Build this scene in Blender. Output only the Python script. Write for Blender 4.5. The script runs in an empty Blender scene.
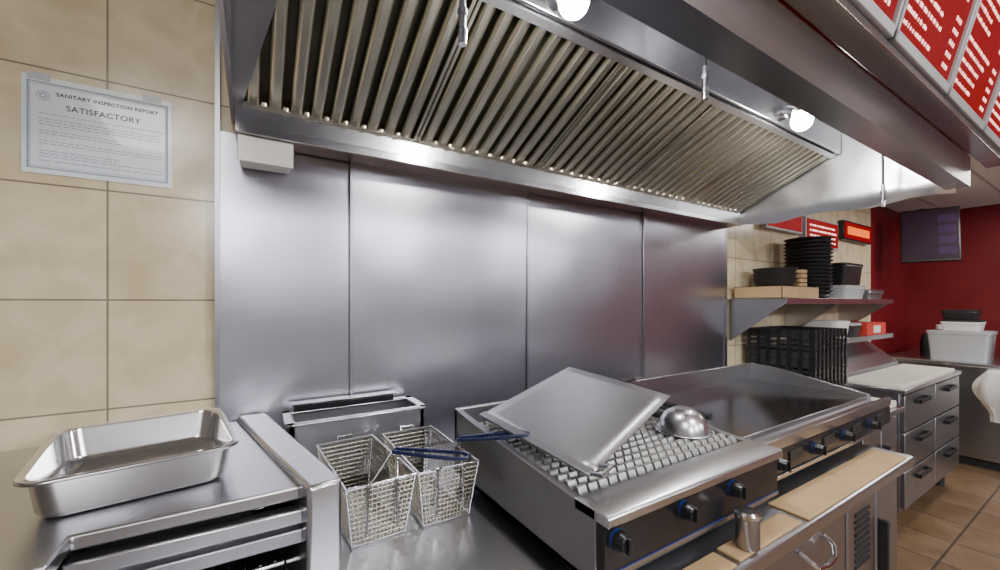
import bpy, math, random
from mathutils import Vector, Matrix
random.seed(7)
C=bpy.context.scene.collection
# ------------------------------------------------------------------ materials
def mat(name,col,metal=0.0,rough=.5,var=.1,scale=8,stretch=(1,1,1),rvar=.08,bump=0,emit=None,es=0,trans=0,coat=0,alpha=1,spec=.5,wave=0):
    m=bpy.data.materials.new(name); m.use_nodes=True
    n=m.node_tree.nodes; l=m.node_tree.links; p=n['Principled BSDF']
    p.inputs['Metallic'].default_value=metal
    tc=n.new('ShaderNodeTexCoord'); mp=n.new('ShaderNodeMapping'); mp.inputs['Scale'].default_value=stretch
    nz=n.new('ShaderNodeTexNoise'); nz.inputs['Scale'].default_value=scale; nz.inputs['Detail'].default_value=3
    l.new(tc.outputs['Object'],mp.inputs[0]); l.new(mp.outputs[0],nz.inputs['Vector'])
    r=n.new('ShaderNodeValToRGB'); r.color_ramp.elements[0].position=.25; r.color_ramp.elements[1].position=.75
    r.color_ramp.elements[0].color=[c*(1-var) for c in col]+[1]
    r.color_ramp.elements[1].color=[min(1,c*(1+var)) for c in col]+[1]
    l.new(nz.outputs['Fac'],r.inputs[0]); l.new(r.outputs[0],p.inputs['Base Color'])
    if rvar>0:
        mr=n.new('ShaderNodeMapRange'); mr.inputs[1].default_value=.25; mr.inputs[2].default_value=.75
        mr.inputs[3].default_value=max(0,rough-rvar); mr.inputs[4].default_value=min(1,rough+rvar)
        l.new(nz.outputs['Fac'],mr.inputs[0]); l.new(mr.outputs[0],p.inputs['Roughness'])
    else: p.inputs['Roughness'].default_value=rough
    if bump:
        b=n.new('ShaderNodeBump'); b.inputs['Strength'].default_value=bump; b.inputs['Distance'].default_value=.01
        l.new(nz.outputs['Fac'],b.inputs['Height']); l.new(b.outputs[0],p.inputs['Normal'])
    if wave:
        n2=n.new('ShaderNodeTexNoise'); n2.inputs['Scale'].default_value=2.2; n2.inputs['Detail'].default_value=1
        l.new(tc.outputs['Object'],n2.inputs['Vector'])
        b=n.new('ShaderNodeBump'); b.inputs['Strength'].default_value=1; b.inputs['Distance'].default_value=wave
        l.new(n2.outputs['Fac'],b.inputs['Height']); l.new(b.outputs[0],p.inputs['Normal'])
    if emit: p.inputs['Emission Color'].default_value=list(emit)+[1]; p.inputs['Emission Strength'].default_value=es
    p.inputs['Transmission Weight'].default_value=trans
    p.inputs['Coat Weight'].default_value=coat
    p.inputs['Alpha'].default_value=alpha
    p.inputs['Specular IOR Level'].default_value=spec
    return m
def tilemat(name,ax,w,h,ox,oy,c1,c2,grout,mort,rough,nscale=5,var=.5):
    m=bpy.data.materials.new(name); m.use_nodes=True
    n=m.node_tree.nodes; l=m.node_tree.links; p=n['Principled BSDF']
    g=n.new('ShaderNodeNewGeometry'); s=n.new('ShaderNodeSeparateXYZ'); l.new(g.outputs['Position'],s.inputs[0])
    cb=n.new('ShaderNodeCombineXYZ')
    a1=n.new('ShaderNodeMath'); a1.inputs[1].default_value=ox; a2=n.new('ShaderNodeMath'); a2.inputs[1].default_value=oy
    l.new(s.outputs[ax[0]],a1.inputs[0]); l.new(s.outputs[ax[1]],a2.inputs[0])
    l.new(a1.outputs[0],cb.inputs[0]); l.new(a2.outputs[0],cb.inputs[1])
    b=n.new('ShaderNodeTexBrick'); b.offset=0; b.squash=1
    b.inputs['Scale'].default_value=1; b.inputs['Brick Width'].default_value=w; b.inputs['Row Height'].default_value=h
    b.inputs['Mortar Size'].default_value=mort; b.inputs['Mortar Smooth'].default_value=.2
    b.inputs['Color1'].default_value=c1+(1,); b.inputs['Color2'].default_value=c2+(1,); b.inputs['Mortar'].default_value=grout+(1,)
    l.new(cb.outputs[0],b.inputs['Vector'])
    nz=n.new('ShaderNodeTexNoise'); nz.inputs['Scale'].default_value=nscale; nz.inputs['Detail'].default_value=9; nz.inputs['Distortion'].default_value=.6
    l.new(g.outputs['Position'],nz.inputs['Vector'])
    r=n.new('ShaderNodeValToRGB'); r.color_ramp.elements[0].position=.30; r.color_ramp.elements[1].position=.62
    r.color_ramp.elements[0].color=(1-var*.55,1-var*.65,1-var*.85,1); r.color_ramp.elements[1].color=(1,1,1,1)
    l.new(nz.outputs['Fac'],r.inputs[0])
    mx=n.new('ShaderNodeMix'); mx.data_type='RGBA'; mx.blend_type='MULTIPLY'; mx.inputs[0].default_value=1
    l.new(b.outputs['Color'],mx.inputs[6]); l.new(r.outputs[0],mx.inputs[7]); l.new(mx.outputs[2],p.inputs['Base Color'])
    p.inputs['Roughness'].default_value=rough
    bp=n.new('ShaderNodeBump'); bp.inputs['Strength'].default_value=.5; bp.inputs['Distance'].default_value=.003; bp.invert=True
    l.new(b.outputs['Fac'],bp.inputs['Height']); l.new(bp.outputs[0],p.inputs['Normal'])
    return m
M={}
M['wallsteel']=mat('steel_wall_brushed',(.48,.48,.545),1,.30,.03,3,(6,1,.5),.0,wave=.012)
M['steel']=mat('steel_brushed',(.60,.60,.63),1,.27,.02,5,(1,1,1),0)
M['sheet']=mat('steel_sheet_matte',(.44,.44,.46),1,.36,.04,4,(1,1,1),0)
M['top']=mat('steel_worktop',(.50,.50,.53),1,.29,.03,4,(1,1,1),0)
M['shiny']=mat('steel_polished',(.72,.72,.74),1,.16,.02,5,(1,1,1),0)
M['dull']=mat('steel_dull',(.38,.38,.41),1,.34,.04,5,(1,1,1),0)
M['hood']=mat('steel_hood',(.44,.44,.47),1,.25,.03,4,(1,1,1),0)
M['foil']=mat('steel_foil_lit',(.9,.91,.94),1,.34,.04,7,(1,1,1),.04,.25)  # lamp light on the hood end sheet painted as a paler steel
M['filter']=mat('steel_greasy',(.68,.65,.54),1,.27,.08,7,(1,1,1),0)
M['wire']=mat('basket_wire',(.42,.39,.32),1,.35,.08,10,(1,1,1),0)
M['filtershade']=mat('steel_greasy_shaded',(.10,.095,.075),.8,.5,.2,12)  # greasy filter steel, colour darkened for shade in the gaps behind the bars
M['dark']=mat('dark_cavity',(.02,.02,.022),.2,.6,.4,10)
M['griddle']=mat('griddle_plate',(.16,.16,.175),1,.15,.08,4,(1,1,1),0)
M['iron']=mat('cast_iron_grate',(.5,.5,.49),.85,.42,.3,50,(1,1,1),.08,.1)
M['black']=mat('black_panel',(.012,.012,.014),.0,.25,.1,10,(1,1,1),0)
M['blackp']=mat('black_plastic',(.018,.018,.020),.0,.42,.1,10)
M['blue']=mat('blue_coating',(.005,.011,.05),.0,.3,.1,10)
M['bluestrip']=mat('blue_strip',(.006,.03,.18),.0,.5,.1,10)
M['card']=mat('cardboard',(.46,.31,.16),0,.8,.12,9,(1,1,1),.05)
M['white']=mat('white_plastic',(.80,.80,.80),0,.4,.03,6)
M['paper']=mat('paper_sheet',(.78,.84,.90),0,.25,.03,6,coat=.3)
M['print']=mat('printed_ink',(.07,.09,.15),0,.6,.1,6)
M['printl']=mat('printed_ink_pale',(.32,.38,.50),0,.6,.1,6)
M['cream']=mat('cutting_board_plastic',(.88,.84,.74),0,.45,.04,12)
M['red']=mat('red_paint',(.18,.005,.010),0,.45,.12,3)
M['redbox']=mat('red_print',(.6,.05,.03),0,.5,.1,6)
M['ceil']=mat('ceiling_paint',(.66,.67,.67),0,.8,.04,4)
M['rear']=mat('dining_wall_paint',(.085,.082,.09),0,.7,.1,2)
M['side']=mat('side_wall_paint',(.28,.27,.26),0,.7,.1,2)
M['board']=mat('menu_red_panel',(.03,.0,.0),0,.5,.1,5,emit=(1,.0,.008),es=.30,spec=.1)
M['btext']=mat('menu_lettering',(.6,.3,.3),0,.5,.02,5,emit=(1,.48,.42),es=2.6,spec=.1)
M['btitle']=mat('menu_heading',(.6,.05,.05),0,.5,.02,5,emit=(1,.06,.04),es=4,spec=.1)
M['orange']=mat('sign_orange',(.6,.15,.02),0,.4,.02,5,emit=(1,.13,.01),es=1.3)
M['frame']=mat('white_frame',(.46,.46,.49),.1,.4,.03,5)
M['bulb']=mat('bulb_glow',(1,1,1),0,.3,0,5,emit=(1,.97,.92),es=380)
M['clear']=mat('clear_plastic',(.70,.73,.76),0,.2,.03,5,alpha=.6)
M['screen']=mat('tv_screen',(.02,.010,.018),0,.5,.3,3,emit=(.08,.01,.05),es=.10,spec=.15)
M['screeng']=mat('tv_graphics',(.03,.015,.04),0,.5,.3,3,emit=(.12,.05,.16),es=.16,spec=.1)
M['oil']=mat('fryer_oil',(.03,.022,.012),0,.1,.2,5)
M['towel']=mat('towel_cloth',(.88,.87,.86),0,.9,.05,25,bump=.1)
M['rub']=mat('dark_rubber',(.03,.03,.03),0,.6,.1,5)
M['tile']=tilemat('wall_tile_cream','XZ',.236,.29,.095+.236*20,-1.138+.29*8,(.78,.67,.46),(.72,.61,.42),(.28,.24,.18),.0026,.2,9,.38)
M['floor']=tilemat('floor_tile_brown','XY',.33,.33,.1+3.3,.05+6.6,(.29,.185,.11),(.23,.15,.09),(.10,.07,.05),.006,.3,6,.55)
# ------------------------------------------------------------------ mesh builder
WP={}
class B:
    def __init__(s): s.v=[];s.f=[];s.m=[]
    def add(s,vs,fs,mi=0):
        o=len(s.v); s.v+= [Vector(v) for v in vs]; s.f+=[tuple(i+o for i in f) for f in fs]; s.m+=[mi]*len(fs); return s
    def box(s,x0,x1,y0,y1,z0,z1,mi=0,M_=None):
        vs=[Vector((x,y,z)) for x in (x0,x1) for y in (y0,y1) for z in (z0,z1)]
        if M_ is not None: vs=[M_@v for v in vs]
        return s.add(vs,[(0,1,3,2),(4,6,7,5),(0,4,5,1),(2,3,7,6),(0,2,6,4),(1,5,7,3)],mi)
    def prism(s,pts,ax,a,b,mi=0):
        n=len(pts)
        def P(u,v,w): return {'X':(w,u,v),'Y':(u,w,v),'Z':(u,v,w)}[ax]
        vs=[P(u,v,a) for u,v in pts]+[P(u,v,b) for u,v in pts]
        fs=[tuple(range(n)),tuple(range(2*n-1,n-1,-1))]+[(i,i+n,(i+1)%n+n,(i+1)%n) for i in range(n)]
        return s.add(vs,fs,mi)
    def tube(s,pts,r,n=8,mi=0,closed=False,r2=None):
        P=[Vector(p) for p in pts]; k=len(P); vs=[];fs=[]; prev=None
        for i,p in enumerate(P):
            if closed: t=(P[(i+1)%k]-P[i-1])
            else: t=P[min(i+1,k-1)]-P[max(i-1,0)]
            t.normalize()
            if prev is None:
                u=t.orthogonal().normalized()
            else:
                u=(prev-t*prev.dot(t)); u=u.normalized() if u.length>1e-6 else t.orthogonal().normalized()
            prev=u; w=t.cross(u); rr=r if r2 is None else r+(r2-r)*i/(k-1)
            vs+=[p+(u*math.cos(2*math.pi*j/n)+w*math.sin(2*math.pi*j/n))*rr for j in range(n)]
        for i in range(k if closed else k-1):
            a=i*n;b=((i+1)%k)*n
            fs+=[(a+j,a+(j+1)%n,b+(j+1)%n,b+j) for j in range(n)]
        if not closed: fs+=[tuple(range(n-1,-1,-1)),tuple((k-1)*n+j for j in range(n))]
        return s.add(vs,fs,mi)
    def cyl(s,p0,p1,r,n=20,mi=0,r2=None): return s.tube([p0,p1],r,n,mi,False,r2)
    def lathe(s,prof,c,n=36,mi=0):
        c=Vector(c); vs=[];fs=[];k=len(prof)
        for r,z in prof: vs+=[c+Vector((r*math.cos(2*math.pi*j/n),r*math.sin(2*math.pi*j/n),z)) for j in range(n)]
        for i in range(k-1): fs+=[(i*n+j,i*n+(j+1)%n,(i+1)*n+(j+1)%n,(i+1)*n+j) for j in range(n)]
        return s.add(vs,fs,mi)
    def done(s,name,mats,parent=None,bevel=0,label=None,cat=None,group=None,kind=None,solid=0,ang=35,loc=None):
        lo=Vector([min(v[i] for v in s.v) for i in range(3)]); hi=Vector([max(v[i] for v in s.v) for i in range(3)])
        c=(lo+hi)/2 if loc is None else Vector(loc)
        me=bpy.data.meshes.new(name); me.from_pydata([v-c for v in s.v],[],s.f)
        if not isinstance(mats,(list,tuple)): mats=[mats]
        for m in mats: me.materials.append(M[m] if isinstance(m,str) else m)
        for p,mi in zip(me.polygons,s.m): p.material_index=mi; p.use_smooth=True
        import bmesh
        bm=bmesh.new(); bm.from_mesh(me); bmesh.ops.recalc_face_normals(bm,faces=bm.faces); bm.to_mesh(me); bm.free()
        me.set_sharp_from_angle(angle=math.radians(ang))
        o=bpy.data.objects.new(name,me); C.objects.link(o)
        if parent: o.parent=parent; o.location=c-WP[parent]
        else: o.location=c
        WP[o]=c
        if solid:
            md=o.modifiers.new('s','SOLIDIFY'); md.thickness=solid; md.offset=0
        if bevel:
            md=o.modifiers.new('b','BEVEL'); md.width=bevel; md.segments=2; md.limit_method='ANGLE'; md.angle_limit=math.radians(40)
        tag(o,label,cat,group,kind); return o
def tag(o,label=None,cat=None,group=None,kind=None):
    if label:o['label']=label
    if cat:o['category']=cat
    if group:o['group']=group
    if kind:o['kind']=kind
def thing(name,label,cat,base,rot=None,group=None):
    e=bpy.data.objects.new(name,None); C.objects.link(e); e.location=base; e.empty_display_size=.05
    if rot is not None: e.rotation_euler=rot; WP[e]=Vector((0,0,0))
    else: WP[e]=Vector(base)
    tag(e,label,cat,group); return e
def box(name,x0,x1,y0,y1,z0,z1,m,parent=None,bevel=.002,**k):
    return B().box(x0,x1,y0,y1,z0,z1).done(name,m,parent,bevel,**k)
def copytree(o,dloc,group=None):
    n=o.copy(); C.objects.link(n); n.location=o.location+Vector(dloc)
    if o in WP: WP[n]=WP[o]+Vector(dloc)
    for ch in o.children:
        c=ch.copy(); C.objects.link(c); c.parent=n
        for g in ch.children:
            h=g.copy(); C.objects.link(h); h.parent=c
    return n
def text(body,size,mt,parent,loc,R,name='printed_text',extr=.0004,align='CENTER',offs=0):
    cu=bpy.data.curves.new('t','FONT'); cu.body=body; cu.size=size; cu.extrude=extr; cu.align_x=align; cu.align_y='CENTER'; cu.offset=offs; cu.space_character=1.08
    t=bpy.data.objects.new('t',cu); C.objects.link(t); bpy.context.view_layer.update()
    me=bpy.data.meshes.new_from_object(t.evaluated_get(bpy.context.evaluated_depsgraph_get())); bpy.data.objects.remove(t)
    me.materials.clear(); me.materials.append(M[mt]); o=bpy.data.objects.new(name,me); C.objects.link(o)
    o.parent=parent; o.location=Vector(loc)-WP[parent]; o.rotation_euler=R; return o
def rrect(w,h,r,n=6):
    pts=[]
    for (cx,cy,a0) in [(w/2-r,h/2-r,0),(-w/2+r,h/2-r,90),(-w/2+r,-h/2+r,180),(w/2-r,-h/2+r,270)]:
        for k in range(n+1):
            a=math.radians(a0+90*k/n); pts.append((cx+r*math.cos(a),cy+r*math.sin(a)))
    return pts
def loft(rings,cap0=True,cap1=False):
    n=len(rings[0]); vs=[p for r in rings for p in r]; fs=[]
    for i in range(len(rings)-1): fs+=[(i*n+j,i*n+(j+1)%n,(i+1)*n+(j+1)%n,(i+1)*n+j) for j in range(n)]
    if cap0: fs.append(tuple(range(n-1,-1,-1)))
    if cap1: fs.append(tuple((len(rings)-1)*n+j for j in range(n)))
    return vs,fs
# ------------------------------------------------------------------ room
WY=1.45; YF=-5.0
box('wall_back',-2.2,5.2,WY,WY+.12,0,2.75,'tile',bevel=0,kind='structure')
box('wall_end_back',5.2,6.4,WY,WY+.12,0,2.75,'red',bevel=0,kind='structure')
box('wall_right',6.4,6.52,YF,WY+.12,0,2.75,'red',bevel=0,kind='structure')
box('wall_left',-2.32,-2.2,YF,WY+.12,0,2.75,'side',bevel=0,kind='structure')
box('wall_front',-2.32,6.52,YF-.12,YF,0,2.75,'rear',bevel=0,kind='structure')
box('floor',-2.32,6.52,YF-.12,WY+.12,-.05,0,'floor',bevel=0,kind='structure')
box('ceiling',-2.32,6.52,YF-.12,WY+.12,2.75,2.8,'ceil',bevel=0,kind='structure')
b=B().box(2.95,6.4,-1.2,WY,2.42,2.75); b.done('ceiling_soffit','ceil',kind='structure')
b=B()
for i in range(6): b.box(2.95,6.4,-1.1+i*.45,-1.085+i*.45,2.415,2.42)
b.done('trim_1','frame',kind='structure')
xs=[-.09,.283,1.02,1.79,2.57]
for i in range(4):
    o=box('steel_wall_panel',xs[i]+.0015,xs[i+1]-.0015,WY-.016,WY-.008,.5,1.93,'wallsteel',bevel=.002,label='brushed stainless steel sheet covering the wall behind the cooking line',cat='wall panel',group='stainless wall sheets')
    o.rotation_euler=(math.radians((-.4,.5,-.3,.4)[i]),0,math.radians((.5,-.35,.35,-.4)[i]))
b=B()
for x in xs[1:4]: b.box(x-.004,x+.004,WY-.026,WY-.0225,.5,1.93)
b.box(-.097,-.085,WY-.022,WY-.0005,.5,2.6); b.box(2.565,2.60,WY-.022,WY-.0005,.5,1.93)
b.done('trim_2','dull',kind='structure')
# inspection notice
th=thing('inspection_notice','laminated white inspection report sheet taped to the cream tiled wall','notice',(-.341,WY-.001,1.743))
box('sheet',-.485,-.197,WY-.003,WY-.0005,1.743,1.985,'paper',th,0)
y=WY-.0036
b=B()
for (x0,x1,z0,z1) in [(-.476,-.206,1.968,1.9715),(-.476,-.206,1.755,1.7585),(-.476,-.4725,1.755,1.9715),(-.2095,-.206,1.755,1.9715),(-.471,-.211,1.9645,1.9655),(-.471,-.211,1.7615,1.7625),(-.471,-.470,1.7615,1.9655),(-.212,-.211,1.7615,1.9655)]: b.box(x0,x1,y,y+.0004,z0,z1)
b.done('printed_border','printl',th)
b=B()
for i,z in enumerate([1.893,1.880,1.873,1.866,1.85,1.843,1.825,1.818,1.80,1.793,1.786,1.775]):
    x=-.455
    lim=-.31 if i in(4,5,8,9) else -.225
    while x<lim:
        w=random.uniform(.004,.016); b.box(x,min(x+w,lim+.01),y,y+.0004,z,z+.002); x+=w+.003
b.done('printed_lines','printl',th)
b=B()
for k in range(24):
    a=2*math.pi*k/24; a2=2*math.pi*(k+1)/24
    for r0,r1 in((.010,.0118),(.004,.007)):
        vs=[(-.448+r*math.cos(t),y+dy,1.938+r*math.sin(t)) for dy in(0,.0004) for r,t in((r0,a),(r1,a),(r1,a2),(r0,a2))]
        b.add(vs,[(0,1,2,3),(4,7,6,5),(0,4,5,1),(1,5,6,2),(2,6,7,3),(3,7,4,0)])
b.done('emblem','printl',th)
R=(math.pi/2,0,0)
text('SANITARY INSPECTION REPORT',.0128,'print',th,(-.326,y,1.946),R,offs=.0003)
text('SATISFACTORY',.0195,'print',th,(-.336,y,1.915),R,offs=.0002)
for x in(-.455,-.24):
    box('tape',x-.02,x+.02,WY-.0042,WY-.0038,1.975,1.993,'clear',th,0)
# ------------------------------------------------------------------ hood
hd=thing('range_hood','long stainless extraction hood above the cooking line','range hood',(1.26,.93,1.9))
HX0,HX1=-.045,2.58
box('end_panel',HX0-.012,HX0,.44,WY-.022,1.95,2.55,'hood',hd)
b=B(); n=14; vs=[];fs=[]
for i in range(n+1):
    for j in range(9):
        yy=.44+(WY-.03-.44)*i/n; zz=1.895+.65*j/8+(.010*math.sin(i*1.1) if j==0 else 0)
        vs.append((HX1+random.uniform(-.012,.012),yy,zz))
for i in range(n):
    for j in range(8): fs.append((i*9+j,(i+1)*9+j,(i+1)*9+j+1,i*9+j+1))
b.add(vs,fs).done('end_panel','foil',hd,solid=.002,ang=60,label='crinkled foil-like end sheet, pale with painted lamp light')
box('front_panel',HX0-.012,HX1+.01,.405,.415,1.93,2.55,'hood',hd)
b=B().prism([(.40,1.915),(.47,1.915),(.47,1.955),(.463,1.955),(.463,1.922),(.418,1.922),(.418,2.04),(.40,2.04)],'X',HX0-.012,HX1+.012)
b.done('lip_channel','hood',hd)
box('top_panel',HX0,HX1,.415,WY-.02,2.53,2.545,'hood',hd)
box('light_panel',HX0,HX1-.02,.83,.842,2.185,2.53,'hood',hd)
box('back_plate',HX0,HX1-.01,1.40,1.43,1.97,2.53,'filtershade',hd)
b=B().prism([(1.335,1.90),(WY-.022,1.90),(WY-.022,1.915),(1.345,1.915),(1.345,1.975),(1.335,1.98)],'X',HX0,HX1-.005); b.done('grease_trough','hood',hd,.002)
b=B().prism([(1.322,1.895),(1.336,1.895),(1.336,1.925),(1.322,1.92)],'X',HX0,HX1-.005); b.done('trough_lip','shiny',hd,.002)
b=B().prism([(.85,2.18),(.87,2.17),(.87,2.20),(.85,2.21)],'X',HX0,HX1-.02); b.done('filter_rail','steel',hd)
s0=Vector((0,1.335,1.975)); s1=Vector((0,.856,2.19)); L=(s1-s0).length; sd=(s1-s0).normalized(); nd=Vector((0,-sd.z,sd.y))
if nd.z>0: nd=-nd
# blank closing wedge at the hood end
Mx=Matrix(((1,0,0,0),(0,sd.y,nd.y,s0.y),(0,sd.z,nd.z,s0.z),(0,0,0,1)))
vs=[Mx@Vector(v) for v in [(HX0,0,.006),(HX0+.015,0,.006),(HX0+.135,L,.006),(HX0,L,.006),(HX0,0,.009),(HX0+.015,0,.009),(HX0+.135,L,.009),(HX0,L,.009)]]
B().add(vs,[(0,1,2,3),(4,7,6,5),(0,4,5,1),(1,5,6,2),(2,6,7,3),(3,7,4,0)]).done('closing_plate','hood',hd)
fw=(HX1-.03-HX0)/5
def mk_filter(x0):
    W=fw-.004
    Mx=Matrix(((1,0,0,x0),(0,sd.y,nd.y,s0.y),(0,sd.z,nd.z,s0.z),(0,0,0,1)))
    e=thing('baffle_filter','greasy stainless baffle filter slotted into the slope of the hood','hood filter',(x0+W/2,1.1,2.05),group='hood baffle filters')
    b=B()
    for (a,c,d,f) in [(0,.010,0,L),(W-.010,W,0,L),(0,W,0,.016),(0,W,L-.016,L)]: b.box(a,c,d,f,-.03,.002,0,Mx)
    b.done('frame','filter',e,.001)
    b=B().box(.010,W-.010,.016,L-.016,-.034,-.03,0,Mx); b.done('back_baffle','filtershade',e)
    nb=9; p=(W-.02)/nb; b=B()
    for i in range(nb):
        c=.010+p*(i+.5); h=p*.35; pr=[]
        for k in range(11):
            a=math.pi*k/10; pr.append((c-h*math.cos(a), -.016+.018*min(1,math.sin(a)*1.25)))
        n=len(pr); vs=[Mx@Vector((u,.010,w)) for u,w in pr]+[Mx@Vector((u,L-.010,w)) for u,w in pr]
        fs=[(i2,i2+1,i2+1+n,i2+n) for i2 in range(n-1)]+[tuple(range(n)),tuple(range(2*n-1,n-1,-1)),(0,n,2*n-1,n-1)]
        b.add(vs,fs)
        if i:
            P0=Mx@Vector((.010+p*i,.020,-.004)); b.cyl(P0,P0+Vector((0,.001,-.010)),p*.15,12)
    b.done('baffle_bars','filter',e,ang=50)
    return e
f0=mk_filter(HX0+.005)
for i in range(1,5): copytree(f0,(fw*i,0,0))
def light(x):
    e=thing('hood_light','round glowing glass bulb fitting mounted inside the hood','lamp',(x,.83,2.16),group='hood lights')
    B().cyl((x,.829,2.225),(x,.80,2.225),.035).cyl((x,.80,2.225),(x,.765,2.205),.024).done('socket','shiny',e)
    c=Vector((x,.745,2.165)); pr=[(max(.0001,.038*math.sin(math.pi*k/14)),-.038*math.cos(math.pi*k/14)*1.05) for k in range(15)]
    B().lathe(pr,c,28).done('bulb','bulb',e)
    return e
light(.672); light(1.905)
def nozzle(x,y,z):
    e=thing('fire_suppression_nozzle','thin steel pipe with a capped spray nozzle hanging inside the hood','nozzle',(x,y,z),group='hood spray nozzles')
    B().cyl((x,y,z+.10),(x,y+.005,2.529),.0050,12).done('pipe','blackp',e)
    B().cyl((x,y,z+.03),(x,y,z+.10),.0075,12).cyl((x,y,z+.062),(x,y,z+.075),.011,6).done('fitting','dull',e)
    B().cyl((x,y,z),(x,y,z+.03),.009,14,r2=.0105).done('nozzle_cap','shiny',e)
nozzle(.375,.76,1.965); nozzle(1.17,.71,2.04); nozzle(2.45,.64,1.86)
e=thing('junction_box','small pale metal box fixed under the hood trough','electrical box',(.04,1.40,1.815))
box('box_body',-.035,.095,1.34,1.425,1.825,1.898,'white',e,.004); box('box_lid',-.04,.10,1.335,1.34,1.82,1.894,'white',e,.002)
# ------------------------------------------------------------------ menu boards
tilt=math.radians(14)
for k in range(4):
    x0=.85+k*.507
    e=thing('menu_board','backlit red menu board with pale lettering in a white frame','menu board',(x0,.375,2.085),rot=(tilt,0,0),group='menu boards above the counter')
    W,H=.495,.64
    b=B()
    for (a,c,d,f) in [(0,W,0,.026),(0,W,H-.03,H),(0,.011,0,H),(W-.011,W,0,H)]: b.box(a,c,-.045,0,d,f)
    b.done('frame','frame',e,.003)
    box('panel',.011,W-.011,-.035,-.002,.026,H-.03,'board',e,0)
    b=B(); z=.055; ro=0
    while z<H-.12:
        if ro%6!=5:
            x=.04; lim=random.uniform(.20,.33)
            while x<lim:
                w=random.uniform(.004,.008); hh=random.choice((.008,.010,.010)); b.box(x,x+w,-.0362,-.035,z,z+hh); x+=w+random.choice((.0035,.004,.012))
            for q in range(3): b.box(.395+q*.019,.405+q*.019,-.0362,-.035,z,z+.011)
        z+=.031; ro+=1
    b.done('lettering','btext',e)
    b=B(); x=.05
    for q in range(9): b.box(x,x+.024,-.0365,-.035,H-.085,H-.055); x+=.034
    b.done('heading','btitle',e)
box('menu_board_rail',.6,2.9,.34,.399,2.045,2.072,'hood',None,.003,label='pale metal rail along the hood face below the menu boards',cat='rail')
# ------------------------------------------------------------------ main counter
base=thing('equipment_stand','stainless base unit with drawers under the cooking equipment','base cabinet',(1.0,.95,0))
box('carcass',-1.3,1.97,.50,WY-.03,.1,.845,'dull',base)
box('plinth',-1.25,1.93,.56,WY-.05,0,.1,'dark',base)
for (x0,x1) in [(-.2,.52),(.54,1.50)]:
    for (z0,z1) in [(.62,.835),(.38,.605),(.14,.365)]:
        d=box('drawer',x0,x1,.475,.50,z0,z1,'dull',base,.006)
        c=1.27 if x0>.5 else (x0+x1)/2; zc=(z0+z1)/2+.03
        B().tube([(c-.075,.474,zc+.02),(c-.07,.45,zc+.005),(c-.05,.44,zc-.012),(c,.437,zc-.018),(c+.05,.44,zc-.012),(c+.07,.45,zc+.005),(c+.075,.474,zc+.02)],.007,10).done('handle','shiny',d,label='bright curved pull handle')
d=box('door',1.52,1.74,.475,.50,.14,.835,'dull',base,.006)
b=B()
for i in range(9): b.box(1.57,1.69,.472,.476,.6+i*.02,.61+i*.02)
b.done('vent_slots','dark',d)
d=box('door',1.76,1.965,.475,.50,.14,.835,'dull',base,.006)
box('handle',1.775,1.79,.45,.475,.5,.7,'blackp',d,.003)
b=B().prism([(.435,.845),(WY-.024,.845),(WY-.024,.88),(.445,.88),(.435,.875)],'X',-1.3,1.985)
b.done('worktop','top',None,.003,label='long flat stainless steel worktop carrying the cooking equipment',cat='worktop')
ZC=.881
# ------------------------------------------------------------------ left countertop oven
ov=thing('countertop_oven','stainless countertop warming oven with slotted front and thick side panel','oven',(-.2,1.1,ZC))
b=B().prism([(-1.0,1.42),(-.043,1.42),(.075,.85),(-.235,.85),(-.235,.77),(-1.0,.77)],'Z',1.045,1.07); b.done('top_plate','top',ov,.004)
b=B().prism([(-1.0,1.42),(-.26,1.42),(-.26,.775),(-1.0,.775)],'Z',ZC,1.044); b.done('control_housing','steel',ov,.004)
b=B().prism([(-.042,1.42),(.033,1.42),(.145,.81),(.083,.80)],'Z',ZC,1.085); b.done('side_panel','steel',ov,.008)
b=B().prism([(-.255,1.42),(-.045,1.42),(-.04,1.38),(-.255,1.38)],'Z',ZC,1.04); b.done('back_panel','dark',ov)
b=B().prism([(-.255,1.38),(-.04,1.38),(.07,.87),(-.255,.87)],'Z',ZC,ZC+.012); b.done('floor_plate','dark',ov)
for z in(1.008,.972):
    b=B().prism([(-.24,.87),(.072,.86),(.078,.83),(-.24,.835)],'Z',z,z+.026); b.done('front_rail','steel' if z>1 else 'dull',ov,.003)
b=B().box(-.25,.07,.86,.862,1.0,1.006)
for i in range(12): b.cyl((-.23+i*.024,.86,.935),(-.23+i*.024-.05*i/12,1.36,.935),.002,6)
b.cyl((-.25,.85,.935),(.075,.85,.935),.004,8); b.cyl((-.25,1.1,.935),(.02,1.1,.935),.003,8)
b.tube([(-.2,.85,.935),(-.2,.80,.925),(.05,.80,.925),(.05,.85,.935)],.004,8)
b.done('wire_rack','shiny',ov)
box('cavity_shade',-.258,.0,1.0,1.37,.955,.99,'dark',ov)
# hotel pan
pan=thing('steam_table_pan','empty rectangular stainless food pan with rounded corners and flared rim','food pan',(-.196,1.098,1.0705),rot=(0,0,math.radians(9)))
spec=[(.235,.305,.03,.0),(.25,.32,.035,.003),(.258,.328,.035,.010),(.272,.342,.035,.066),(.276,.346,.036,.070),(.296,.366,.04,.072),(.298,.368,.04,.066)]
rings=[[(x,y,z+.001) for x,y in rrect(w,h,r)] for w,h,r,z in spec]
B().add(*loft(rings)).done('pan_body','shiny',pan,solid=.0012,ang=50)
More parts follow.
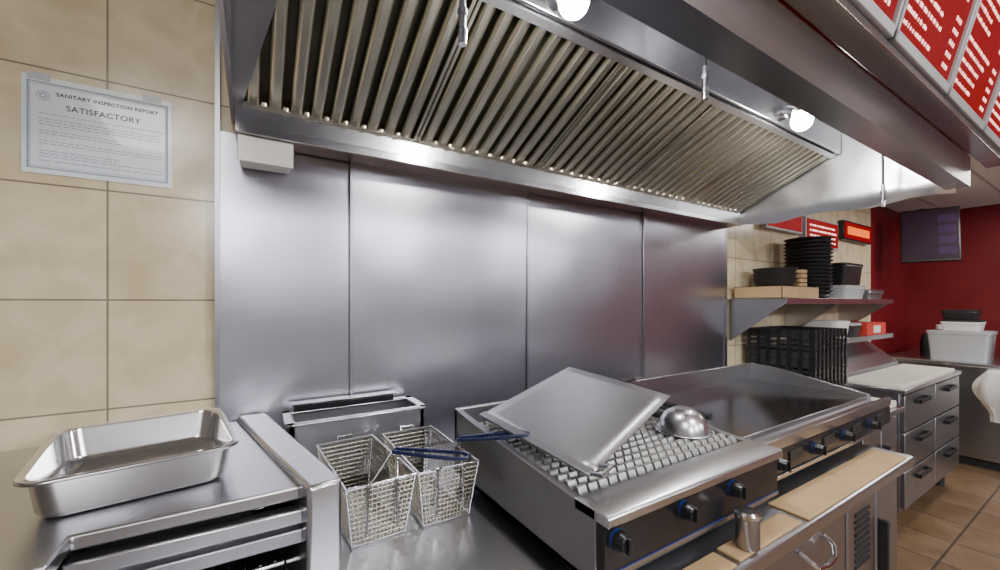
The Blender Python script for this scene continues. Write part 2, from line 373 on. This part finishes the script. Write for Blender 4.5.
# ------------------------------------------------------------------ fryer
fr=thing('countertop_fryer','compact stainless deep fryer tank filled with dark oil','fryer',(.275,1.33,ZC))
FX0,FX1,FY0,FY1,FT=.085,.475,1.25,1.415,1.075
b=B()
b.box(FX0,FX1,FY0,FY0+.012,ZC,FT).box(FX0,FX1,FY1-.012,FY1,ZC,FT).box(FX0,FX0+.012,FY0,FY1,ZC,FT).box(FX1-.012,FX1,FY0,FY1,ZC,FT).box(FX0,FX1,FY0,FY1,ZC,ZC+.02)
b.done('tank_body','dull',fr)
b=B()
for (a,c,d,f) in [(FX0-.012,FX1+.012,FY0-.01,FY0+.014),(FX0-.012,FX0+.014,FY0-.01,FY1),(FX1-.014,FX1+.012,FY0-.01,FY1),(FX0-.012,FX1+.012,FY1-.03,FY1)]: b.box(a,c,d,f,FT,FT+.008)
b.done('rim','steel',fr,.003)
box('oil',FX0+.012,FX1-.012,FY0+.012,FY1-.012,FT-.04,FT-.035,'oil',fr,0)
box('element_head',FX0+.02,FX1-.06,FY1-.035,FY1,FT+.008,FT+.030,'black',fr,.004)
box('rear_cover',FX0+.012,FX1-.05,FY1-.040,FY1,FT+.030,FT+.034,'steel',fr,.001)
# baskets
def basket(x,y,rz,hd_,lift):
    e=thing('fry_basket','empty wire mesh fry basket with dark blue coated handle','fry basket',(x,y,ZC+.002),rot=(0,0,rz),group='fry baskets')
    W,Lb,H=.155,.33,.135; w2,l2=.12,.29
    def q(u,v,t): return Vector((u*(w2+(W-w2)*t)/2, v*(l2+(Lb-l2)*t)/2, H*t+.003))
    b=B(); r=.0011
    nx,ny,nz=14,28,12
    for i in range(nx+1):
        u=-1+2*i/nx; b.tube([q(u,-1,1),q(u,-1,0),q(u,1,0),q(u,1,1)],r,4)
    for i in range(ny+1):
        v=-1+2*i/ny; b.tube([q(-1,v,1),q(-1,v,0),q(1,v,0),q(1,v,1)],r,4)
    for i in range(1,nz):
        t=i/nz; b.tube([q(-1,-1,t),q(1,-1,t),q(1,1,t),q(-1,1,t)],r,4,closed=True)
    b.done('wire_mesh','wire',e)
    b=B(); b.tube([q(-1,-1,1),q(1,-1,1),q(1,1,1),q(-1,1,1)],.0034,8,closed=True)
    b.tube([q(-1,-1,0),q(1,-1,0),q(1,1,0),q(-1,1,0)],.0024,8,closed=True)
    for u,v in((-1,-1),(1,-1),(1,1),(-1,1)): b.tube([q(u,v,1),q(u,v,0)],.0022,6)
    b.tube([(-.02,Lb/2,H),(-.02,Lb/2+.012,H+.012),(.02,Lb/2+.012,H+.012),(.02,Lb/2,H)],.003,8)
    b.done('rim_frame','steel',e)
    s=Vector((hd_[0],hd_[1],0)).normalized(); pz=Vector((-s.y,s.x,0)); a=Vector((0,-Lb/2,H))
    p1=a+Vector((.045,.05,.05)); p2=p1+s*.185+Vector((0,0,lift)); mid=(p1+p2)/2
    b=B()
    for sg in(-1,1):
        b.tube([a+Vector((sg*.035,0,-.10)),a+Vector((sg*.032,-.004,.0)),p1+pz*sg*.012],.003,8)
    b.tube([Vector((W/2,-.03,H)),p1+pz*.012],.0028,8)
    b.done('handle_stem','shiny',e)
    loop=[p1+pz*.010,mid+pz*.018,p2-s*.02+pz*.019,p2+pz*.009,p2-pz*.009,p2-s*.02-pz*.019,mid-pz*.018,p1-pz*.010]
    B().tube(loop,.0045,10,closed=True).done('handle_grip','blue',e)
basket(.235,1.06,math.radians(3),(.68,-.74),.0); basket(.408,1.055,math.radians(-1),(.66,-.74),.030)
# ------------------------------------------------------------------ charbroiler
gx0,gx1,gy0,gy1=.52,1.145,.50,1.11; GT=1.045
g=thing('charbroiler_grill','stainless countertop charbroiler with cast grates and black control panel','grill',((gx0+gx1)/2,.8,ZC))
b=B()
pf=[(gy0+.02,.905),(gy1,.905),(gy1,1.10),(gy1-.12,1.085),(gy0+.08,GT+.004),(gy0+.02,GT+.004)]
b.prism(pf,'X',gx0,gx0+.018).prism(pf,'X',gx1-.018,gx1)
b.box(gx0,gx1,gy1-.018,gy1,.905,1.10).box(gx0,gx1,gy0+.02,gy1,.905,.92)
b.done('body','dull',g,.002)
b=B().prism([(gy0-.012,1.029),(gy0-.012,GT),(gy0-.004,GT+.005),(gy0+.075,GT+.005),(gy0+.075,1.029)],'X',gx0,gx1); b.done('front_ledge','steel',g,.002)
box('burner_tray',gx0+.02,gx1-.02,gy0+.08,gy1-.02,.93,.95,'dark',g)
fp=box('control_panel',gx0+.002,gx1-.002,gy0,gy0+.02,.940,1.028,'black',g,.002)
box('lower_strip',gx0+.002,gx1-.002,gy0-.001,gy0+.004,.9305,.9395,'dull',g,0)
box('blue_strip',gx0+.002,gx1-.002,gy0-.0015,gy0-.0005,.9395,.942,'bluestrip',g,0)
def knob(par,x,y,z,r=.018):
    B().cyl((x,y,z),(x,y-.004,z),r*1.1,24).done('knob_ring','blackp',par)
    B().cyl((x,y-.004,z),(x,y-.008,z),r*1.03,24).done('knob_ring','bluestrip',par)
    B().cyl((x,y-.008,z),(x,y-.03,z),r,24,r2=r*.82).box(x-.004,x+.004,y-.036,y-.028,z-r*.8,z+r*.8).done('knob','black',par,.001)
for x in(.548,.742,.922): knob(fp,x,gy0,1.002)
for x in(gx0+.03,gx1-.03):
    for yy in(gy0+.06,gy1-.04): B().cyl((x,yy,ZC),(x,yy,.905),.016,14).done('leg','dull',g)
ns=5; sw=(gx1-gx0-.045)/ns
for i in range(ns):
    a=gx0+.022+sw*i; b=B()
    for j in range(4):
        c=a+sw*(j+.5)/4; m=17; y0,y1=gy0+.085,gy1-.025; st=(y1-y0)/m
        pr=[(y0,GT-.028)]
        for k in range(m):
            pr+=[(y0+st*k,GT-.008),(y0+st*(k+.30),GT+.010),(y0+st*(k+.6),GT+.010),(y0+st*(k+.9),GT-.008)]
        pr+=[(y1,GT-.008),(y1,GT-.028)]
        b.prism(pr,'X',c-sw*.095,c+sw*.095)
    for k in range(7):
        yy=gy0+.1+k*.075; b.box(a+.004,a+sw-.004,yy,yy+.012,GT-.028,GT-.012)
    b.done('grate',['iron'],g)
# steel sheet lid leaning
p=[Vector((.535,.980,1.104)),Vector((.568,.585,1.072)),Vector((1.018,.722,1.152)),Vector((.985,1.118,1.184))]
e=thing('steel_cover_sheet','flat stainless cover sheet lying tilted across the grill grates','cover',(.75,.85,1.05))
def bil(u,v): return p[0]*(1-u)*(1-v)+p[1]*u*(1-v)+p[2]*u*v+p[3]*(1-u)*v
vs=[];fs=[];n=10
for i in range(n+1):
    for j in range(n+1): vs.append(bil(i/n,j/n)+Vector((0,0,.003*math.sin(math.pi*i/n))))
for i in range(n):
    for j in range(n): fs.append((i*(n+1)+j,(i+1)*(n+1)+j,(i+1)*(n+1)+j+1,i*(n+1)+j+1))
B().add(vs,fs).done('sheet','sheet',e,solid=.003)
nn=(p[1]-p[0]).cross(p[3]-p[0]).normalized()
if nn.z<0: nn=-nn
B().add([bil(0,.0),bil(1,.0),bil(1,.05),bil(0,.05)]+[v+nn*.007 for v in(bil(0,.0),bil(1,.0),bil(1,.05),bil(0,.05))],[(0,1,2,3),(4,7,6,5),(0,4,5,1),(1,5,6,2),(2,6,7,3),(3,7,4,0)]).done('folded_edge','dull',e,.001)
q0=bil(1.0,.02);q1=bil(1.0,.10)
B().tube([q0+nn*.004,q0+nn*.012+Vector((0,-.03,0)),q1+nn*.012+Vector((0,-.03,0)),q1+nn*.004],.005,8).done('hook_handle','dull',e)
e=thing('steel_dome_bowl','small polished steel bowl upside down on the grill','bowl',(1.05,.72,1.056))
pr=[(.0001,.066),(.027,.062),(.047,.050),(.060,.032),(.066,.01),(.068,0),(.075,.0),(.075,.003)]
B().lathe(pr,(1.045,.70,1.057),36).done('bowl','steel',e,solid=.0015,ang=60)
def utensil(name,label,cat,p0,p1,mt='blackp',blade=None):
    e=thing(name,label,cat,p0); p0=Vector(p0);p1=Vector(p1); d=(p1-p0)
    B().tube([p0,p0+d*.1,p0+d*.6,p0+d*.65],.011,10,r2=.008).done('handle',mt,e)
    B().tube([p0+d*.63,p1],.004,8).done('shaft','dull',e)
    if blade:
        s=d.normalized(); pz=Vector((-s.y,s.x,0)).normalized(); a=p1; c=p1+s*blade
        B().add([a+pz*.02,a-pz*.02,c-pz*.03,c+pz*.03]+[v+Vector((0,0,.003)) for v in(a+pz*.02,a-pz*.02,c-pz*.03,c+pz*.03)],[(0,1,2,3),(4,7,6,5),(0,4,5,1),(1,5,6,2),(2,6,7,3),(3,7,4,0)]).done('blade','dull',e)
utensil('grill_spatula','black handled grill spatula lying across the grill grates','spatula',(1.08,.80,1.070),(1.06,.98,1.068),blade=.08)
utensil('grill_scraper','black handled scraper resting along the grill edge','scraper',(1.15,.68,1.083),(1.14,.95,1.10))
# ------------------------------------------------------------------ griddle
x0,x1,y0,y1=1.155,2.19,.55,1.09
g=thing('flat_top_griddle','stainless countertop griddle with dark smooth plate and raised splash guard','griddle',((x0+x1)/2,.82,ZC))
box('body',x0+.005,x1-.005,y0+.02,y1-.01,.925,1.015,'dull',g)
box('cooking_plate',x0+.012,x1-.012,y0+.07,y1-.012,1.015,1.03,'griddle',g,.002)
b=B()
pf=[(y0+.06,1.0),(y1,1.0),(y1,1.11),(y1-.10,1.108),(y0+.12,1.05),(y0+.06,1.04)]
b.prism(pf,'X',x0,x0+.012).prism(pf,'X',x1-.012,x1).box(x0,x1,y1-.012,y1,1.0,1.11)
b.done('splash_guard','steel',g,.002)
B().prism([(y0,1.005),(y0-.004,1.038),(y0+.012,1.041),(y0+.014,1.012),(y0+.066,1.012),(y0+.07,1.03),(y0+.075,1.03),(y0+.075,1.0),(y0+.03,.998)],'X',x0,x1).done('grease_trough','steel',g,.0015)
fp=box('control_panel',x0+.002,x1-.002,y0,y0+.02,.935,1.003,'black',g,.002)
box('steel_strip',x0+.002,x1-.002,y0-.004,y0+.004,.922,.934,'steel',g,.001)
for x in(1.25,1.48,1.71,1.95): knob(fp,x,y0,.971,.018)
for x in(1.365,1.595,1.83,2.07): box('button_plate',x-.04,x+.04,y0-.004,y0,.958,.988,'blackp',fp,.002)
for x in(x0+.05,x1-.05):
    for yy in(y0+.07,y1-.06): B().cyl((x,yy,ZC),(x,yy,.925),.017,14).done('leg','dull',g)
utensil('griddle_fork','long handled dark utensil laid along the rear griddle edge','utensil',(1.17,1.04,1.122),(1.34,1.085,1.118))
box('cardboard_sheet',1.17,1.93,.442,.535,ZC,ZC+.005,'card',None,.001,label='flat strip of brown cardboard lying on the counter before the griddle',cat='cardboard')
box('cardboard_sheet',.86,1.14,.446,.495,ZC,ZC+.005,'card',None,.001,label='small worn cardboard piece on the counter below the grill',cat='cardboard')
box('cardboard_sheet',.60,.84,.442,.492,ZC,ZC+.005,'card',None,.001,label='brown cardboard flap on the counter under the grill controls',cat='cardboard')
cn=thing('seasoning_can','small dented steel shaker can standing on cardboard','can',(.92,.46,.887))
B().lathe([(.0001,0),(.022,0),(.024,.003),(.024,.062),(.025,.064),(.025,.068),(.022,.069)],(.92,.462,.887),28).done('can_body','dull',cn)
B().lathe([(.025,.068),(.0255,.075),(.020,.080),(.0001,.081)],(.92,.462,.887),28).done('lid','shiny',cn)
# ------------------------------------------------------------------ narrow prep unit
u=thing('prep_unit','narrow stainless undercounter unit holding a white cutting board','cabinet',(2.5,1.0,0))
box('body',2.26,2.74,.68,1.40,.1,.88,'dull',u); box('unit_top',2.24,2.76,.64,1.42,.88,.905,'steel',u,.003)
box('foot_base',2.3,2.7,.74,1.36,0,.1,'dark',u)
d=box('door',2.28,2.50,.66,.68,.13,.86,'steel',u,.005); box('handle',2.46,2.475,.635,.66,.5,.75,'blackp',d,.003)
d=box('door',2.51,2.73,.66,.68,.13,.86,'steel',u,.005); box('handle',2.53,2.545,.635,.66,.5,.75,'blackp',d,.003)
box('cutting_board',2.27,2.72,.66,.98,.906,.935,'cream',None,.004,label='small thick cream plastic cutting board on the narrow prep unit',cat='cutting board')
u=thing('back_table','stainless side table against the tiled wall beneath the shelves','table',(3.0,1.2,0))
box('table_top',2.78,3.27,1.0,1.42,.885,.91,'steel',u)
for x in(2.8,3.25):
    for yy in(1.02,1.38): box('leg',x-.015,x+.015,yy-.015,yy+.015,0,.885,'steel',u)
box('undershelf',2.8,3.25,1.02,1.40,.3,.32,'steel',u)
for i,z in enumerate([.911,1.085]):
    e=thing('plastic_crate','black plastic slatted crate stacked beneath the wall shelf','crate',(3.0,1.21,z),group='black crates')
    b=B()
    X0,X1,Y0,Y1,h=2.79,3.26,1.03,1.40,.172
    b.box(X0,X1,Y0,Y1,z,z+.01)
    for zz,hh in((z+.01,.03),(z+.055,.018),(z+.088,.018),(z+.12,.052)):
        b.box(X0,X1,Y0,Y0+.01,zz,zz+hh).box(X0,X1,Y1-.01,Y1,zz,zz+hh).box(X0,X0+.01,Y0,Y1,zz,zz+hh).box(X1-.01,X1,Y0,Y1,zz,zz+hh)
    b.done('slatted_walls','blackp',e)
    b=B()
    for k in range(9):
        xx=X0+(X1-X0-.02)*k/8; b.box(xx,xx+.02,Y0-.006,Y0+.002,z,z+h)
    for k in range(7):
        yy=Y0+(Y1-Y0-.02)*k/6; b.box(X0-.006,X0+.002,yy,yy+.02,z,z+h)
    b.done('ribs','black',e)
# shelves
sh=thing('mounted_shelf','two tier stainless shelf with triangular side brackets','shelf',(3.45,1.3,1.2))
for z,xa in((1.445,2.62),(1.17,3.40)):
    B().prism([(1.10,z-.03),(1.104,z-.03),(1.104,z),(1.445,z),(1.445,z+.004),(1.10,z+.004)],'X',xa,4.45).done('shelf_board','steel',sh,.001)
for x in(2.63,3.40,4.40): B().prism([(1.445,1.443),(1.105,1.443),(1.105,1.42),(1.42,1.18),(1.445,1.18)],'X',x,x+.004).done('bracket','steel',sh)
zs=1.4495
e=thing('cardboard_box','long flat open cardboard box on the upper wall shelf','box',(2.9,1.28,zs))
b=B(); X0,X1,Y0,Y1=2.66,3.16,1.14,1.42
b.box(X0,X1,Y0,Y0+.004,zs,zs+.075).box(X0,X1,Y1-.004,Y1,zs,zs+.075).box(X0,X0+.004,Y0,Y1,zs,zs+.075).box(X1-.004,X1,Y0,Y1,zs,zs+.075).box(X0,X1,Y0,Y1,zs,zs+.004).box(X0,X1,Y0,Y1,zs+.071,zs+.075)
b.done('carton','card',e)
def bowlstack(x,y,z,r,h,n,step,name,label,cat,mt,grp):
    for i in range(n):
        zz=z+i*step
        B().lathe([(.0001,.002),(r*.78,.002),(r*.9,h*.5),(r*.97,h),(r,h),(r,h-.004)],(x,y,zz),28).done(name,mt,None,solid=.002,label=label,cat=cat,group=grp,ang=50)
bowlstack(2.88,1.28,zs+.078,.125,.05,3,.032,'black_round_pan','black round baking pan stacked on the cardboard box','pan','blackp','black pans on shelf')
bowlstack(3.34,1.27,zs+.002,.14,.03,16,.026,'black_round_tray','black round tray in a tall stack on the shelf','tray','blackp','tall stack of black trays')
def bin_(x0,x1,y0,y1,z0,z1,mt,name,label,cat,lidm=None):
    e=thing(name,label,cat,((x0+x1)/2,(y0+y1)/2,z0))
    b=B(); cx,cy=(x0+x1)/2,(y0+y1)/2
    rg=[]
    for (s,z) in((.88,z0),(.97,z1-.012),(1.0,z1-.010),(1.0,z1)):
        rg.append([(cx+u*s,cy+v*s,z) for u,v in rrect(x1-x0,y1-y0,.02,3)])
    b.add(*loft(rg)).done('tub',mt,e,solid=.003,ang=40)
    if lidm:
        B().add(*loft([[(cx+u*1.02,cy+v*1.02,z1+.001) for u,v in rrect(x1-x0,y1-y0,.02,3)],[(cx+u*1.02,cy+v*1.02,z1+.014) for u,v in rrect(x1-x0,y1-y0,.02,3)],[(cx+u*.9,cy+v*.9,z1+.018) for u,v in rrect(x1-x0,y1-y0,.02,3)]],True,True)).done('lid',lidm,e)
    return e
bin_(3.62,4.0,1.14,1.40,zs,zs+.085,'clear','food_tub','low clear food tub on the upper wall shelf','tub','clear')
bin_(3.64,3.98,1.15,1.39,zs+.106,zs+.25,'blackp','storage_bin','black storage bin on top of a clear tub','bin','blackp')
bin_(4.08,4.40,1.14,1.40,zs,zs+.06,'dull','steel_tray','grey metal tray at the shelf end','tray','dull')
e=thing('paper_packets','small pile of brown packets beside the tray stack','packet',(3.12,1.3,zs+.076))
b=B()
for k in range(4): b.box(3.04+.01*k,3.15,1.2,1.38,zs+.077+k*.03,zs+.102+k*.03)
b.done('packets','card',e,.004)
z2=1.1745
bin_(3.46,3.66,1.13,1.36,z2,z2+.10,'white','food_tub','white food tub on the lower shelf','tub','white')
bin_(3.70,3.88,1.13,1.36,z2,z2+.08,'blackp','food_tub','black food tub on the lower shelf','tub','clear')
e=thing('printed_carton','red and white printed food carton on the lower shelf','carton',(4.15,1.25,z2))
box('carton',3.95,4.35,1.12,1.36,z2,z2+.09,'redbox',e,.002); box('white_label',4.08,4.22,1.117,1.12,z2+.015,z2+.07,'white',e,0)
# ------------------------------------------------------------------ drawer station
st=thing('refrigerated_prep_station','stainless prep station with stacked drawers and sloping lid','prep station',(3.95,1.1,0))
SX0,SX1,SY=3.30,4.62,.76
box('body',SX0,SX1,SY+.03,1.42,.16,.875,'dull',st); box('station_top',SX0-.01,SX1+.01,SY,1.43,.875,.90,'steel',st,.003)
for x in(SX0+.06,SX1-.06):
    for yy in(SY+.1,1.36): B().cyl((x,yy,0),(x,yy,.16),.025,14).done('leg','rub',st)
for i in range(2):
    for j in range(3):
        a=SX0+.02+i*.655; zz=.18+j*.232
        d=box('drawer',a,a+.635,SY+.008,SY+.03,zz,zz+.22,'dull',st,.004)
        B().box(a+.2,a+.43,SY-.018,SY-.010,zz+.15,zz+.175).box(a+.2,a+.212,SY-.018,SY+.008,zz+.15,zz+.175).box(a+.418,a+.43,SY-.018,SY+.008,zz+.15,zz+.175).done('handle','blackp',d,.002)
B().prism([(1.08,.901),(1.42,.901),(1.42,1.13),(1.32,1.13),(1.09,.94)],'X',SX0+.05,SX1-.1).done('sloping_lid','steel',st,.004)
box('cutting_board',SX0+.0,SX1-.1,SY+.015,1.06,.901,.925,'cream',None,.004,label='long cream plastic cutting board along the prep station front',cat='cutting board')
# wall signs
def rows(parent,x0,x1,zs_,h,mt,yy):
    b=B()
    for z in zs_:
        x=x0
        while x<x1:
            w=random.uniform(.012,.03); b.box(x,x+w,yy,yy+.002,z,z+h); x+=w+random.choice((.008,.02))
    return b.done('lettering',mt,parent)
e=thing('wall_menu_sign','small backlit red menu sign on the rear wall','sign',(3.4,1.40,1.93))
box('frame',3.05,3.60,1.405,1.445,1.95,2.12,'frame',e,.002); box('panel',3.07,3.58,1.40,1.406,1.965,2.105,'board',e,0)
e=thing('wall_menu_sign','backlit red menu sign with pale lines on the rear wall','sign',(3.9,1.40,1.93))
box('frame',3.66,4.28,1.405,1.445,1.87,2.10,'frame',e,.002); box('panel',3.68,4.26,1.40,1.406,1.885,2.085,'board',e,0)
rows(e,3.72,4.2,(1.91,1.95,1.99,2.03),.014,'btext',1.3975)
e=thing('wall_menu_sign','small glowing orange and red sign on the rear wall','sign',(4.7,1.40,1.93))
box('frame',4.40,5.05,1.405,1.445,1.98,2.15,'black',e,.002)
box('panel',4.42,5.03,1.40,1.406,1.995,2.135,'board',e,0)
box('glow_band',4.47,4.98,1.397,1.40,2.03,2.10,'orange',e,0)
# ------------------------------------------------------------------ tv
tv=thing('wall_television','dark flat television showing a dim display below the ceiling','television',(5.30,1.06,1.80),rot=(0,math.radians(8),math.radians(20)))
box('casing',-.02,.03,-.19,.19,0,.50,'black',tv,.004); box('screen',-.023,-.02,-.178,.178,.02,.48,'screen',tv,0)
b=B()
for k in range(4): b.box(-.0245,-.0232,-.165,-.05,.06+k*.1,.13+k*.1)
b.done('display_graphics','screeng',tv)
B().tube([(.03,0,.3),(.3,0,.35),(.3,0,.6)],.02,10).done('bracket','rub',tv)
# ------------------------------------------------------------------ far counter
fc=thing('service_counter','stainless service counter along the red wall','counter',(5.8,0.2,0))
box('counter_top',5.25,6.39,-1.2,1.40,.87,.90,'steel',fc,.004); box('cabinet',5.30,6.38,-1.15,1.38,.08,.87,'dull',fc)
box('kick',5.36,6.3,-1.1,1.35,0,.08,'rub',fc)
for k in range(3): box('door',5.285,5.30,-.9+k*.75,-.2+k*.75,.12,.85,'dull',fc,.004)
bin_(5.36,5.72,.72,1.10,.901,1.15,'clear','storage_tub','large clear plastic tub on the service counter','tub','clear')
bin_(5.40,5.68,.78,1.02,1.171,1.25,'white','storage_tub','white shallow tub stacked on the large tub','tub','blackp')
bin_(5.44,5.66,.80,1.02,1.271,1.34,'blackp','black_container','small black container on the stacked tubs','container','blackp')
e=thing('squeeze_bottle','white squeeze bottle with a red cap on the counter','bottle',(5.5,.60,.901))
B().lathe([(.0001,0),(.04,0),(.042,.01),(.042,.2),(.035,.23),(.015,.25),(.015,.28)],(5.5,.60,.901),20).done('bottle_body','white',e)
B().lathe([(.018,.28),(.018,.31),(.006,.33),(.0001,.38)],(5.5,.60,.901),20).done('cap','redbox',e)
e=thing('napkin_dispenser','steel napkin dispenser on the service counter','dispenser',(5.45,.42,.901))
box('casing',5.38,5.56,.32,.52,.901,1.16,'steel',e,.006); box('napkins',5.377,5.38,.35,.45,.93,1.09,'white',e,0)
for k,(yy,hh,mt) in enumerate([(1.22,.20,'blackp'),(1.12,.30,'white'),(.62,.44,'blackp'),(.52,.38,'white')]):
    B().lathe([(.0001,0),(.045,0),(.048,hh*.6),(.035,hh*.8),(.03,hh),(.0001,hh)],(5.95,yy,.901),18).done('storage_jar',mt,None,label='tall lidded jar standing on the service counter',cat='jar',group='jars on counter')
# hanging cloth
e=thing('hanging_cloth','white cloth bundle hanging from a steel rail','cloth',(5.1,.6,.5))
n=22;m=14; rg=[]
for j in range(m+1):
    t=j/m; z=.875-.42*t; wd=.055+.085*math.sin(math.pi*min(1,t*1.15+.05)); dp=.02+.045*math.sin(math.pi*min(1,t*1.05))
    rg.append([(5.11+dp*math.cos(2*math.pi*i/n)*(1+.25*math.sin(i*2.3)),.625+wd*math.sin(2*math.pi*i/n)*(1+.12*math.sin(i*3.1+j*.4)),z) for i in range(n)])
B().add(*loft(rg,True,True)).done('cloth','towel',e,ang=80)
B().cyl((5.12,.35,.885),(5.12,.95,.885),.008,10).cyl((5.12,.36,.885),(5.245,.36,.885),.006,8).cyl((5.12,.94,.885),(5.245,.94,.885),.006,8).done('rail','shiny',e)
# ------------------------------------------------------------------ lights (ceiling troffers of the room)
def area(loc,rot,sx,sy,pw,col=(1,1,1)):
    L_=bpy.data.lights.new('area','AREA'); L_.shape='RECTANGLE'; L_.size=sx; L_.size_y=sy; L_.energy=pw; L_.color=col
    o=bpy.data.objects.new('ceiling_light',L_); C.objects.link(o); o.location=loc; o.rotation_euler=rot
WARM=(1,.97,.92)
for x,pw in((-.6,38),(1.2,48),(3.4,42)): area((x,-.9,2.72),(math.radians(8),0,0),.62,.9,pw,WARM)
for x in(-.2,1.9,4.4): area((x,-3.4,2.70),(math.radians(30),0,0),.7,1.1,115,(.95,.96,1))
area((4.9,.3,2.40),(0,0,0),1.0,.4,24,WARM)
w=bpy.data.worlds.new('w'); bpy.context.scene.world=w; w.use_nodes=True
w.node_tree.nodes['Background'].inputs[0].default_value=(.75,.78,.85,1); w.node_tree.nodes['Background'].inputs[1].default_value=.4
# ------------------------------------------------------------------ camera
cam=bpy.data.cameras.new('cam'); co=bpy.data.objects.new('camera',cam); C.objects.link(co)
cam.sensor_width=36; cam.lens=14.4; cam.shift_y=.018; cam.clip_start=.02
co.location=(0,0,1.42); co.rotation_euler=(math.pi/2,0,-math.radians(31.6))
bpy.context.scene.camera=co
